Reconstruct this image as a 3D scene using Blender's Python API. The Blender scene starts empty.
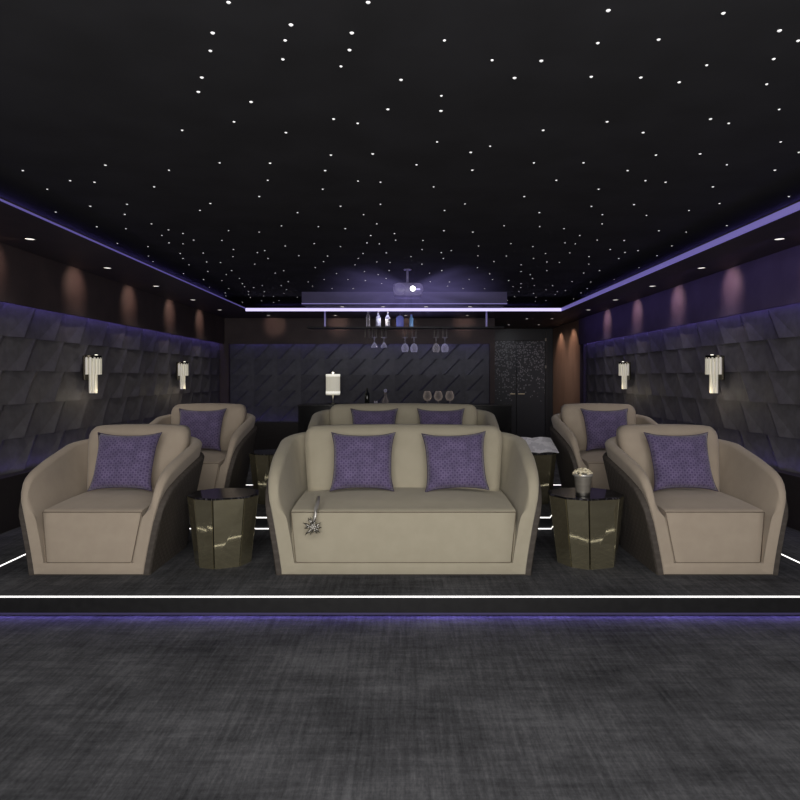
import bpy, bmesh, math, random
from math import sin, cos, pi, radians
from mathutils import Vector, Matrix
random.seed(7)
S = bpy.context.scene
COL = S.collection
S.view_settings.view_transform = 'Standard'
S.view_settings.look = 'None'
S.render.film_transparent = False

# ------------------------------------------------------------------ camera
F, VX, VY, CZ = 620.0, 403.5, 378.5, 1.492
cam = bpy.data.cameras.new('camera')
cam.sensor_width = 36.0
cam.lens = F/800*36.0
cam.shift_x = -(VX-400)/800
cam.shift_y = -(400-VY)/800
cam.clip_start = 0.05
camo = bpy.data.objects.new('camera', cam); COL.objects.link(camo)
camo.location = (0, 0, CZ); camo.rotation_euler = (pi/2, 0, 0)
S.camera = camo

# ------------------------------------------------------------------ materials
def srgb(r, g, b):
    f = lambda c: (c/255/12.92) if c/255 <= .04045 else ((c/255+.055)/1.055)**2.4
    return (f(r), f(g), f(b), 1)

def mat(name, col, rough=.6, metal=0., emis=None, estr=0., spec=.5, trans=0., ior=1.45, alpha=1., coat=0., sheen=0.):
    m = bpy.data.materials.new(name); m.use_nodes = True
    b = m.node_tree.nodes['Principled BSDF']
    b.inputs['Base Color'].default_value = col
    b.inputs['Roughness'].default_value = rough
    b.inputs['Metallic'].default_value = metal
    b.inputs['Specular IOR Level'].default_value = spec
    b.inputs['Transmission Weight'].default_value = trans
    b.inputs['IOR'].default_value = ior
    b.inputs['Alpha'].default_value = alpha
    b.inputs['Coat Weight'].default_value = coat
    b.inputs['Sheen Weight'].default_value = sheen
    if emis is not None:
        b.inputs['Emission Color'].default_value = emis
        b.inputs['Emission Strength'].default_value = estr
    return m

def nodes(m):
    nt = m.node_tree
    return nt, nt.nodes['Principled BSDF']

def N(nt, typ, **kw):
    n = nt.nodes.new(typ)
    for k, v in kw.items(): setattr(n, k, v)
    return n

def ramp(nt, stops):
    r = N(nt, 'ShaderNodeValToRGB')
    e = r.color_ramp.elements
    while len(e) < len(stops): e.new(.5)
    for i, (p, c) in enumerate(stops):
        e[i].position = p; e[i].color = c
    return r

def noise_mix(m, c1, c2, scale=(4, 4, 4), nscale=5., detail=4., bump=0., lo=.35, hi=.65, bscale=None):
    nt, b = nodes(m)
    tc = N(nt, 'ShaderNodeTexCoord'); mp = N(nt, 'ShaderNodeMapping')
    mp.inputs['Scale'].default_value = scale
    nt.links.new(tc.outputs['Object'], mp.inputs['Vector'])
    nz = N(nt, 'ShaderNodeTexNoise'); nz.inputs['Scale'].default_value = nscale; nz.inputs['Detail'].default_value = detail
    nt.links.new(mp.outputs['Vector'], nz.inputs['Vector'])
    r = ramp(nt, [(lo, c1), (hi, c2)])
    nt.links.new(nz.outputs['Fac'], r.inputs['Fac'])
    nt.links.new(r.outputs['Color'], b.inputs['Base Color'])
    if bump:
        bp = N(nt, 'ShaderNodeBump'); bp.inputs['Strength'].default_value = bump; bp.inputs['Distance'].default_value = .004
        n2 = N(nt, 'ShaderNodeTexNoise'); n2.inputs['Scale'].default_value = bscale or nscale*8; n2.inputs['Detail'].default_value = 3
        nt.links.new(mp.outputs['Vector'], n2.inputs['Vector'])
        nt.links.new(n2.outputs['Fac'], bp.inputs['Height'])
        nt.links.new(bp.outputs['Normal'], b.inputs['Normal'])
    return m

M = {}
# carpet : brushed dark grey pile, streaks in both directions
def carpet():
    m = mat('carpet', (.05, .05, .052, 1), .95, spec=.1)
    nt, b = nodes(m)
    tc = N(nt, 'ShaderNodeTexCoord')
    def streak(scale, ns, det, rz=0):
        mp = N(nt, 'ShaderNodeMapping'); mp.inputs['Scale'].default_value = scale
        mp.inputs['Rotation'].default_value = (0, 0, rz)
        nt.links.new(tc.outputs['Object'], mp.inputs['Vector'])
        nz = N(nt, 'ShaderNodeTexNoise'); nz.inputs['Scale'].default_value = ns; nz.inputs['Detail'].default_value = det
        nz.inputs['Roughness'].default_value = .7
        nt.links.new(mp.outputs['Vector'], nz.inputs['Vector'])
        return nz.outputs['Fac']
    a = streak((22, 1.3, 1), 1.8, 6, .10); c = streak((1.3, 14, 1), 1.8, 6); d = streak((1, 1.6, 1), 1.3, 5); e = streak((50, 24, 1), 1.6, 3)
    def mth(op, x, y):
        n = N(nt, 'ShaderNodeMath', operation=op)
        for i, v in enumerate((x, y)):
            if isinstance(v, (int, float)): n.inputs[i].default_value = v
            else: nt.links.new(v, n.inputs[i])
        return n.outputs[0]
    s = mth('ADD', mth('ADD', mth('MULTIPLY', a, .28), mth('MULTIPLY', c, .20)), mth('ADD', mth('MULTIPLY', d, .36), mth('MULTIPLY', e, .16)))
    r = ramp(nt, [(.38, (.026, .027, .030, 1)), (.50, (.077, .078, .085, 1)), (.62, (.155, .157, .168, 1))])
    nt.links.new(s, r.inputs['Fac']); nt.links.new(r.outputs['Color'], b.inputs['Base Color'])
    bp = N(nt, 'ShaderNodeBump'); bp.inputs['Strength'].default_value = .35; bp.inputs['Distance'].default_value = .006
    nt.links.new(s, bp.inputs['Height']); nt.links.new(bp.outputs['Normal'], b.inputs['Normal'])
    return m
M['carpet'] = carpet()
M['riser'] = noise_mix(mat('black_riser', (.01, .01, .011, 1), .45), (.008, .008, .009, 1), (.012, .012, .013, 1))
M['ceiling'] = noise_mix(mat('black_ceiling', (.02, .02, .022, 1), .9, spec=.1), (.050, .050, .054, 1), (.060, .060, .066, 1), nscale=.6)
M['soffit'] = noise_mix(mat('brown_soffit', (.025, .02, .02, 1), .6), (.038, .029, .032, 1), (.050, .037, .040, 1), nscale=1)
M['wall_brown'] = noise_mix(mat('wall_brown', (.03, .022, .022, 1), .7), (.046, .033, .035, 1), (.060, .043, .044, 1), nscale=1)
M['wall_purple_wash'] = noise_mix(mat('wall_purple_wash', (.05, .04, .10, 1), .7), (.085, .062, .125, 1), (.11, .082, .16, 1), nscale=.8)  # purple wash on the right upper wall put into its colour
M['ledge'] = noise_mix(mat('dark_ledge', (.012, .009, .010, 1), .5), (.018, .0135, .015, 1), (.024, .019, .021, 1))
M['tile'] = noise_mix(mat('grey_tile', (.06, .06, .068, 1), .55, spec=.35), (.095, .090, .096, 1), (.125, .12, .13, 1), nscale=3, bump=.15)
M['tile_back'] = noise_mix(mat('charcoal_tile', (.04, .042, .05, 1), .5, spec=.35), (.058, .058, .078, 1), (.078, .078, .102, 1), nscale=3, bump=.15)
M['fabric'] = noise_mix(mat('beige_fabric', (.4, .33, .26, 1), .9, spec=.15, sheen=.15), (.44, .398, .304, 1), (.465, .423, .325, 1), nscale=2.5, bump=.12, bscale=180)
M['fabric_pink'] = noise_mix(mat('taupe_fabric', (.4, .33, .26, 1), .9, spec=.15, sheen=.15), (.425, .355, .283, 1), (.45, .378, .302, 1), nscale=2.5, bump=.12, bscale=180)
M['seam'] = noise_mix(mat('seam_fabric', (.2, .16, .13, 1), .9, spec=.1), (.20, .165, .13, 1), (.23, .19, .15, 1))
def shell_mat():
    m = mat('charcoal_quilted_fabric', (.06, .054, .05, 1), .75, spec=.2)
    nt, b = nodes(m)
    tc = N(nt, 'ShaderNodeTexCoord')
    outs = []
    for ang in (pi/4, -pi/4):
        mp = N(nt, 'ShaderNodeMapping'); mp.inputs['Rotation'].default_value = (ang, ang*.0, 0)
        nt.links.new(tc.outputs['Object'], mp.inputs['Vector'])
        w = N(nt, 'ShaderNodeTexWave'); w.bands_direction = 'Z'; w.inputs['Scale'].default_value = 7; w.inputs['Distortion'].default_value = 0
        nt.links.new(mp.outputs['Vector'], w.inputs['Vector']); outs.append(w.outputs['Fac'])
    mn = N(nt, 'ShaderNodeMath', operation='MINIMUM'); nt.links.new(outs[0], mn.inputs[0]); nt.links.new(outs[1], mn.inputs[1])
    r = ramp(nt, [(.0, (.078, .067, .059, 1)), (.5, (.092, .080, .071, 1))])
    nt.links.new(mn.outputs[0], r.inputs['Fac']); nt.links.new(r.outputs['Color'], b.inputs['Base Color'])
    bp = N(nt, 'ShaderNodeBump'); bp.inputs['Strength'].default_value = .3; bp.inputs['Distance'].default_value = .01
    nt.links.new(mn.outputs[0], bp.inputs['Height']); nt.links.new(bp.outputs['Normal'], b.inputs['Normal'])
    return m
M['shell'] = shell_mat()
def pillow_mat():
    m = mat('purple_damask', (.12, .09, .2, 1), .75, spec=.25, sheen=.3)
    nt, b = nodes(m)
    tc = N(nt, 'ShaderNodeTexCoord'); mp = N(nt, 'ShaderNodeMapping')
    mp.inputs['Scale'].default_value = (40, 40, 0)
    mp.inputs['Rotation'].default_value = (0, 0, pi/4)
    nt.links.new(tc.outputs['Object'], mp.inputs['Vector'])
    v = N(nt, 'ShaderNodeTexVoronoi'); v.inputs['Scale'].default_value = 1.0; v.inputs['Randomness'].default_value = .18
    v.feature = 'F1'
    nt.links.new(mp.outputs['Vector'], v.inputs['Vector'])
    r = ramp(nt, [(.10, (.082, .060, .145, 1)), (.32, (.115, .085, .185, 1)), (.44, (.19, .16, .285, 1)), (.58, (.13, .10, .20, 1))])
    nt.links.new(v.outputs['Distance'], r.inputs['Fac'])
    nz = N(nt, 'ShaderNodeTexNoise'); nz.inputs['Scale'].default_value = 14; nz.inputs['Detail'].default_value = 3
    nt.links.new(tc.outputs['Object'], nz.inputs['Vector'])
    mx = N(nt, 'ShaderNodeMix', data_type='RGBA'); mx.blend_type = 'MULTIPLY'; mx.inputs['Factor'].default_value = .5
    nt.links.new(r.outputs['Color'], mx.inputs[6])
    r2 = ramp(nt, [(.35, (.55, .55, .6, 1)), (.65, (1.25, 1.2, 1.25, 1))])
    nt.links.new(nz.outputs['Fac'], r2.inputs['Fac']); nt.links.new(r2.outputs['Color'], mx.inputs[7])
    nt.links.new(mx.outputs[2], b.inputs['Base Color'])
    return m
M['pillow'] = pillow_mat()
M['piping'] = noise_mix(mat('plum_piping', (.05, .035, .08, 1), .8), (.05, .034, .085, 1), (.065, .045, .10, 1))
M['bronze'] = noise_mix(mat('polished_bronze', (.4, .36, .24, 1), .07, .88), (.54, .49, .325, 1), (.58, .53, .36, 1), nscale=1.2)
M['bronze_dark'] = noise_mix(mat('dark_bronze', (.03, .026, .02, 1), .25, .9), (.03, .026, .02, 1), (.045, .038, .028, 1))
def marble():
    m = mat('black_marble', (.012, .011, .013, 1), .12, spec=.6)
    nt, b = nodes(m)
    tc = N(nt, 'ShaderNodeTexCoord'); nz = N(nt, 'ShaderNodeTexNoise'); nz.inputs['Scale'].default_value = 6; nz.inputs['Detail'].default_value = 8
    nz.inputs['Distortion'].default_value = 2.0
    nt.links.new(tc.outputs['Object'], nz.inputs['Vector'])
    r = ramp(nt, [(.47, (.011, .010, .012, 1)), (.50, (.09, .085, .10, 1)), (.53, (.011, .010, .012, 1))])
    nt.links.new(nz.outputs['Fac'], r.inputs['Fac']); nt.links.new(r.outputs['Color'], b.inputs['Base Color'])
    return m
M['marble'] = marble()
M['silver'] = noise_mix(mat('brushed_silver', (.55, .53, .5, 1), .35, .6), (.55, .53, .5, 1), (.66, .64, .60, 1))
M['pewter'] = noise_mix(mat('pewter', (.32, .3, .27, 1), .35, 1.0), (.22, .21, .19, 1), (.45, .43, .40, 1), nscale=9)
M['cup'] = noise_mix(mat('brushed_steel', (.4, .36, .31, 1), .3, .6), (.34, .31, .27, 1), (.42, .39, .34, 1), scale=(1, 1, 20))
M['popcorn'] = noise_mix(mat('popcorn', (.8, .72, .5, 1), .8), (.72, .60, .36, 1), (.90, .86, .72, 1), nscale=40)
M['led_white'] = mat('white_led', (.8, .8, .8, 1), .5, emis=(1, .97, .94, 1), estr=2.2)
M['led_lav'] = mat('lavender_led', (.7, .68, .9, 1), .5, emis=(.62, .56, .95, 1), estr=1.15)
M['led_lip'] = mat('purple_lip', (.3, .27, .5, 1), .5, emis=(.105, .085, .29, 1), estr=1.0)
M['led_lip2'] = mat('purple_line', (.3, .27, .5, 1), .5, emis=(.07, .055, .24, 1), estr=.9)
M['riser_glow'] = mat('purple_riser_glow', (.035, .03, .075, 1), .6, emis=(.014, .011, .038, 1), estr=1.)  # dim emission paints the purple glow on the lower riser
M['star'] = mat('star_point', (.9, .9, .9, 1), .5, emis=(1, 1, 1, 1), estr=.66)
M['lamp_lens'] = mat('downlight_lens', (.9, .9, .9, 1), .5, emis=(1, .95, .88, 1), estr=1.1)
M['black_metal'] = noise_mix(mat('black_metal', (.012, .012, .013, 1), .35, .6), (.010, .010, .011, 1), (.016, .016, .018, 1))
M['bar_gloss'] = noise_mix(mat('black_gloss', (.006, .006, .007, 1), .18), (.005, .005, .006, 1), (.008, .008, .009, 1))
M['bar_top'] = noise_mix(mat('bar_top', (.02, .018, .018, 1), .2), (.012, .011, .012, 1), (.03, .028, .03, 1))
M['glassrod'] = mat('lit_glass_rod', (.75, .72, .62, 1), .2, emis=(.85, .80, .64, 1), estr=.20, spec=.6)
M['glassrod_bright'] = mat('bright_glass', (.9, .88, .8, 1), .2, emis=(1, .95, .80, 1), estr=1.0)
M['shade'] = mat('linen_shade', (.75, .72, .62, 1), .8, emis=(.86, .81, .66, 1), estr=.36)
M['shade_band'] = mat('bright_shade_band', (.9, .88, .8, 1), .8, emis=(1, .96, .86, 1), estr=.7)
def rim_glass(name, col, estr, lo=.05, hi=.75):
    m = mat(name, col, .04, spec=1., emis=col, estr=estr)  # emission and facing-driven alpha paint bright rims on the glass
    nt, b = nodes(m)
    lw = N(nt, 'ShaderNodeLayerWeight'); lw.inputs['Blend'].default_value = .35
    mr = N(nt, 'ShaderNodeMapRange'); mr.inputs['To Min'].default_value = lo; mr.inputs['To Max'].default_value = hi
    nt.links.new(lw.outputs['Facing'], mr.inputs['Value']); nt.links.new(mr.outputs[0], b.inputs['Alpha'])
    return m
M['glass'] = rim_glass('clear_glass', (.75, .70, .78, 1), .10)
M['glass_lit'] = rim_glass('lilac_lit_glass', (.70, .68, .95, 1), .14, .08, .7)
M['glass_amber'] = rim_glass('amber_glass', (.72, .60, .52, 1), .10, .04, .5)
M['glass_dark'] = mat('dark_bottle_glass', (.01, .012, .010, 1), .08, spec=.8)
M['glass_blue'] = mat('blue_glass', (.12, .14, .42, 1), .1, spec=.8, emis=(.12, .13, .42, 1), estr=.35)  # painted glow: emission brightens the bottle
M['glass_cyan'] = mat('pale_blue_glass', (.12, .24, .42, 1), .1, spec=.8, emis=(.12, .22, .42, 1), estr=.3)  # glow put in as emission here too
M['label'] = noise_mix(mat('bottle_label', (.6, .58, .7, 1), .7, emis=(.5, .48, .65, 1), estr=.0), (.28, .27, .36, 1), (.36, .35, .42, 1))
M['cap'] = mat('bottle_cap', (.5, .45, .42, 1), .4, .3)
M['paper'] = mat('printed_paper', (.7, .68, .72, 1), .7)
M['proj'] = noise_mix(mat('purple_lit_plastic', (.12, .11, .2, 1), .4), (.26, .235, .44, 1), (.32, .29, .52, 1))  # purple tint of the haze is put into the case colour
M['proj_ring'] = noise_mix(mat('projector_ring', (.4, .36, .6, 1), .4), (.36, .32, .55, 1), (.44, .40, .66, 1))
M['lens_on'] = mat('projector_lens', (1, 1, 1, 1), .2, emis=(.95, .93, 1, 1), estr=4.0)
M['mullion'] = mat('purple_lit_post', (.2, .18, .36, 1), .3, .4, emis=(.16, .14, .36, 1), estr=.25)  # purple light on the posts put into colour and emission
M['door_frame'] = noise_mix(mat('navy_frame', (.014, .015, .02, 1), .4), (.013, .014, .018, 1), (.017, .018, .024, 1))
M['gold'] = mat('brass', (.6, .5, .35, 1), .3, 1.0, emis=(.5, .42, .3, 1), estr=.25)  # glint on the handles put in as emission
def wood():
    m = mat('walnut_panel', (.2, .1, .06, 1), .5)
    nt, b = nodes(m)
    tc = N(nt, 'ShaderNodeTexCoord'); mp = N(nt, 'ShaderNodeMapping'); mp.inputs['Scale'].default_value = (14, 14, .8)
    nt.links.new(tc.outputs['Object'], mp.inputs['Vector'])
    nz = N(nt, 'ShaderNodeTexNoise'); nz.inputs['Scale'].default_value = 2; nz.inputs['Detail'].default_value = 6
    nt.links.new(mp.outputs['Vector'], nz.inputs['Vector'])
    r = ramp(nt, [(.35, (.20, .118, .085, 1)), (.65, (.27, .165, .12, 1))])
    nt.links.new(nz.outputs['Fac'], r.inputs['Fac']); nt.links.new(r.outputs['Color'], b.inputs['Base Color'])
    return m
M['wood'] = wood()
def door_mat():
    # dark leaf with silvery fleck inlay, dense at the top and thinning out downwards
    m = mat('flecked_door', (.016, .017, .022, 1), .4)
    nt, b = nodes(m)
    tc = N(nt, 'ShaderNodeTexCoord')
    v = N(nt, 'ShaderNodeTexVoronoi'); v.inputs['Scale'].default_value = 24
    nt.links.new(tc.outputs['Object'], v.inputs['Vector'])
    sx = N(nt, 'ShaderNodeSeparateXYZ'); nt.links.new(tc.outputs['Object'], sx.inputs[0])
    mr = N(nt, 'ShaderNodeMapRange'); mr.inputs['From Min'].default_value = .75; mr.inputs['From Max'].default_value = 2.3
    mr.inputs['To Min'].default_value = -.1; mr.inputs['To Max'].default_value = 1.15
    nt.links.new(sx.outputs['Z'], mr.inputs['Value'])
    sc = N(nt, 'ShaderNodeSeparateColor'); nt.links.new(v.outputs['Color'], sc.inputs[0])
    lt = N(nt, 'ShaderNodeMath', operation='LESS_THAN'); nt.links.new(sc.outputs[0], lt.inputs[0]); nt.links.new(mr.outputs[0], lt.inputs[1])
    d = N(nt, 'ShaderNodeMath', operation='LESS_THAN'); nt.links.new(v.outputs['Distance'], d.inputs[0]); d.inputs[1].default_value = .42
    mu = N(nt, 'ShaderNodeMath', operation='MULTIPLY'); nt.links.new(lt.outputs[0], mu.inputs[0]); nt.links.new(d.outputs[0], mu.inputs[1])
    mx = N(nt, 'ShaderNodeMix', data_type='RGBA'); nt.links.new(mu.outputs[0], mx.inputs['Factor'])
    mx.inputs[6].default_value = (.026, .028, .038, 1); mx.inputs[7].default_value = (.20, .20, .23, 1)
    nt.links.new(mx.outputs[2], b.inputs['Base Color'])
    return m
M['door'] = door_mat()
def paper_mat():
    m = M['paper']; nt, b = nodes(m)
    tc = N(nt, 'ShaderNodeTexCoord'); sx = N(nt, 'ShaderNodeSeparateXYZ'); nt.links.new(tc.outputs['Object'], sx.inputs[0])
    w = N(nt, 'ShaderNodeTexWave'); w.bands_direction = 'Y'; w.inputs['Scale'].default_value = 14; w.inputs['Distortion'].default_value = 0
    nt.links.new(tc.outputs['Object'], w.inputs['Vector'])
    nz = N(nt, 'ShaderNodeTexNoise'); nz.inputs['Scale'].default_value = 9; nt.links.new(tc.outputs['Object'], nz.inputs['Vector'])
    g = N(nt, 'ShaderNodeMath', operation='GREATER_THAN'); nt.links.new(nz.outputs['Fac'], g.inputs[0]); g.inputs[1].default_value = .48
    mu = N(nt, 'ShaderNodeMath', operation='MULTIPLY'); nt.links.new(w.outputs['Fac'], mu.inputs[0]); nt.links.new(g.outputs[0], mu.inputs[1])
    r = ramp(nt, [(.0, (.90, .89, .95, 1)), (1., (.55, .54, .60, 1))])
    nt.links.new(mu.outputs[0], r.inputs['Fac']); nt.links.new(r.outputs['Color'], b.inputs['Base Color'])
paper_mat()

# ------------------------------------------------------------------ mesh helpers
def box(bm, x0, x1, y0, y1, z0, z1, bev=0., seg=2):
    r = bmesh.ops.create_cube(bm, size=1.0)
    vs = r['verts']
    for v in vs:
        v.co = Vector(((x0+x1)/2+v.co.x*(x1-x0), (y0+y1)/2+v.co.y*(y1-y0), (z0+z1)/2+v.co.z*(z1-z0)))
    if bev:
        es = list({e for v in vs for e in v.link_edges})
        bmesh.ops.bevel(bm, geom=es, offset=bev, segments=seg, profile=.5, affect='EDGES')
    return bm

def lathe(bm, prof, c=(0, 0, 0), n=20, cap=True):
    rings = []
    for r, z in prof:
        if r < 1e-5:
            rings.append([bm.verts.new((c[0], c[1], c[2]+z))])
        else:
            rings.append([bm.verts.new((c[0]+r*cos(2*pi*i/n), c[1]+r*sin(2*pi*i/n), c[2]+z)) for i in range(n)])
    for a, b in zip(rings, rings[1:]):
        if len(a) == 1 and len(b) == 1: continue
        for i in range(n):
            j = (i+1) % n
            if len(a) == 1: bm.faces.new((a[0], b[j], b[i]))
            elif len(b) == 1: bm.faces.new((a[i], a[j], b[0]))
            else: bm.faces.new((a[i], a[j], b[j], b[i]))
    if cap:
        for rg, flip in ((rings[0], True), (rings[-1], False)):
            if len(rg) > 2: bm.faces.new(rg[::-1] if flip else rg)
    return bm

def tube(bm, pts, radii, n=8):
    if isinstance(radii, (int, float)): radii = [radii]*len(pts)
    pts = [Vector(p) for p in pts]
    rings = []
    for i, p in enumerate(pts):
        t = (pts[min(i+1, len(pts)-1)]-pts[max(i-1, 0)]).normalized()
        ref = Vector((0, 0, 1)) if abs(t.z) < .9 else Vector((1, 0, 0))
        a = t.cross(ref).normalized(); b = t.cross(a).normalized()
        rings.append([bm.verts.new(p+(a*cos(2*pi*k/n)+b*sin(2*pi*k/n))*radii[i]) for k in range(n)])
    for r0, r1 in zip(rings, rings[1:]):
        for k in range(n):
            bm.faces.new((r0[k], r0[(k+1) % n], r1[(k+1) % n], r1[k]))
    bm.faces.new(rings[0][::-1]); bm.faces.new(rings[-1])
    return bm

def obj(name, bm, material, parent=None, loc=(0, 0, 0), smooth=False, angle=None):
    bmesh.ops.recalc_face_normals(bm, faces=bm.faces[:])
    me = bpy.data.meshes.new(name)
    bm.to_mesh(me); bm.free()
    me.materials.append(material)
    if smooth:
        for p in me.polygons: p.use_smooth = True
        if angle: me.set_sharp_from_angle(angle=radians(angle))
    o = bpy.data.objects.new(name, me); COL.objects.link(o)
    o.location = loc
    if parent is not None: o.parent = parent
    return o

def tag(o, label, cat, group=None, kind=None):
    o['label'] = label; o['category'] = cat
    if group: o['group'] = group
    if kind: o['kind'] = kind
    return o

def thing(name, label, cat, loc=(0, 0, 0), rz=0, group=None):
    o = bpy.data.objects.new(name, None); COL.objects.link(o)
    o.empty_display_size = .1
    o.location = loc; o.rotation_euler = (0, 0, rz)
    return tag(o, label, cat, group)

def struct(name, bm, m, parent=None, smooth=False, label=None):
    o = obj(name, bm, m, parent, smooth=smooth)
    if parent is None: o['kind'] = 'structure'
    if label: o['label'] = label
    return o

def dup(root, loc, rz=None, label=None):
    r = root.copy(); COL.objects.link(r); r.location = loc
    if rz is not None: r.rotation_euler = (r.rotation_euler[0], r.rotation_euler[1], rz)
    if label: r['label'] = label
    for ch in list(root.children):
        c = ch.copy(); COL.objects.link(c); c.parent = r
        for g in list(ch.children):
            d = g.copy(); COL.objects.link(d); d.parent = c
    return r

def area(name, loc, rot, sx, sy, power, col=(1, 1, 1), spread=None):
    l = bpy.data.lights.new(name, 'AREA'); l.shape = 'RECTANGLE'; l.size = sx; l.size_y = sy
    l.energy = power; l.color = col
    if spread: l.spread = spread
    o = bpy.data.objects.new(name, l); COL.objects.link(o); o.location = loc; o.rotation_euler = rot
    return o

def spot(name, loc, target, power, ang, blend=1., col=(1, 1, 1), rad=.02):
    l = bpy.data.lights.new(name, 'SPOT'); l.energy = power; l.spot_size = radians(ang); l.spot_blend = blend
    l.color = col; l.shadow_soft_size = rad
    o = bpy.data.objects.new(name, l); COL.objects.link(o); o.location = loc
    d = Vector(target)-Vector(loc); o.rotation_euler = d.to_track_quat('-Z', 'Y').to_euler()
    return o

def point(name, loc, power, col, rad=.03):
    l = bpy.data.lights.new(name, 'POINT'); l.energy = power; l.color = col; l.shadow_soft_size = rad
    o = bpy.data.objects.new(name, l); COL.objects.link(o); o.location = loc
    return o

# ------------------------------------------------------------------ room
W = 3.65; ZS = 2.69; ZC = 2.89; ZP = .142; ZQ = .247
YN, YB, YD = -3.0, 12.4, 14.9
bm = bmesh.new(); box(bm, -3.9, 3.9, YN-.2, YD+.2, -.1, 0); struct('floor', bm, M['carpet'])
bm = bmesh.new(); box(bm, -3.9, 3.9, YN-.2, YD+.2, ZC, ZC+.1); struct('ceiling', bm, M['ceiling'])
# seating tiers (carpet tops on black risers)
Y1, Y2, Y3 = 3.84, 5.56, 7.25
PW = 2.90
bm = bmesh.new(); box(bm, -3.5, 3.5, Y1+.12, Y3+.6, .0, ZP-.012); box(bm, -3.5, 3.5, Y1+.018, Y1+.125, .036, ZP-.012); struct('platform_base', bm, M['riser'])
bm = bmesh.new(); box(bm, -3.52, 3.52, Y1, Y3+.6, ZP-.012, ZP); t1 = struct('platform', bm, M['carpet'])
bm = bmesh.new(); box(bm, -3.5, 3.5, Y1-.001, Y1+.02, .030, ZP-.012); struct('trim_1', bm, M['riser'])
bm = bmesh.new(); box(bm, -3.5, 3.5, Y1-.003, Y1+.005, ZP-.004, ZP+.0015); struct('trim_2', bm, M['led_white'])
bm = bmesh.new(); box(bm, -3.5, 3.5, Y1-.004, Y1+.0, .030, .042); struct('trim_3', bm, M['riser_glow'])
for k, sx in ((4, -1), (5, 1)):
    bm = bmesh.new(); box(bm, sx*PW-.006, sx*PW+.006, Y1+.02, Y3, ZP-.001, ZP+.003); struct('trim_%d' % k, bm, M['led_white'])
bm = bmesh.new(); box(bm, -PW, PW, Y2+.006, Y3, ZP, ZQ-.01); struct('upper_platform_base', bm, M['riser'])
bm = bmesh.new(); box(bm, -PW, PW, Y2, Y3, ZQ-.01, ZQ); struct('upper_platform', bm, M['carpet'])
bm = bmesh.new(); box(bm, -PW, PW, Y2-.004, Y2+.005, ZQ-.006, ZQ+.0015); struct('trim_6', bm, M['led_white'])
bm = bmesh.new(); box(bm, -PW, PW, Y2-.008, Y2+.006, ZP+.001, ZP+.006); struct('trim_7', bm, M['led_white'])
bm = bmesh.new(); box(bm, -PW, PW, Y3-.02, Y3, ZQ-.001, ZQ+.003); struct('trim_8', bm, M['led_white'])

# side walls
ZT, ZL = 2.175, .62         # top of tiled zone / ledge height
UP = 3.55
for sx, nm, wm in ((-1, 'left', M['wall_brown']), (1, 'right', M['wall_purple_wash'])):
    yend = YD if sx > 0 else YB+.2
    bm = bmesh.new(); box(bm, *sorted((sx*(W+.02), sx*(W+.25))), YN, yend, 0, ZC); struct('wall_'+nm, bm, M['tile'])
    bm = bmesh.new(); box(bm, *sorted((sx*UP, sx*(UP+.03))), YN, 12.55, ZT, ZC); struct('wall_%s_upper' % nm, bm, wm)
    bm = bmesh.new(); box(bm, *sorted((sx*3.5, sx*(W+.02))), YN, 12.33, 0, ZL, bev=.006); struct('baseboard_'+nm, bm, M['ledge'])
bm = bmesh.new(); box(bm, -W-.02, -3.46, 12.27, 12.45, 0, ZT+.04); struct('trim_9', bm, M['wall_brown'])
bm = bmesh.new(); box(bm, 3.58, W+.02, 12.33, 12.58, 0, ZT+.04); struct('trim_10', bm, noise_mix(mat('purple_lit_trim', (.03, .02, .05, 1), .7), (.030, .021, .048, 1), (.038, .027, .058, 1)))  # purple light in the recess is painted as the trim's colour
bm = bmesh.new(); box(bm, 3.58, W+.02, 12.58, 14.86, 0, ZS); struct('wall_right_wood_panel', bm, M['wood'])
# back wall (behind the bar) and the door recess
bm = bmesh.new(); box(bm, -W-.2, 1.81, YB+.02, YD, 0, ZC); struct('wall_back', bm, M['wall_brown'])
bm = bmesh.new(); box(bm, -UP, 1.81, YB-.10, YB-.07, ZT, ZC); struct('wall_back_upper', bm, M['wall_brown'])
bm = bmesh.new(); box(bm, -3.46, 1.81, YB-.15, YB+.02, 0, ZL, bev=.006); struct('baseboard_back', bm, M['ledge'])
bm = bmesh.new(); box(bm, 1.71, 1.81, YB-.11, YB+.02, ZL, ZT+.02); struct('trim_11', bm, M['wall_brown'])
bm = bmesh.new(); box(bm, 1.7, 3.9, YD, YD+.15, 0, ZC); struct('wall_back_recess', bm, M['door_frame'])
# wall behind the viewer
bm = bmesh.new(); box(bm, -3.9, 3.9, YN-.15, YN, 0, ZC); struct('wall_front', bm, M['wall_brown'])

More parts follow.
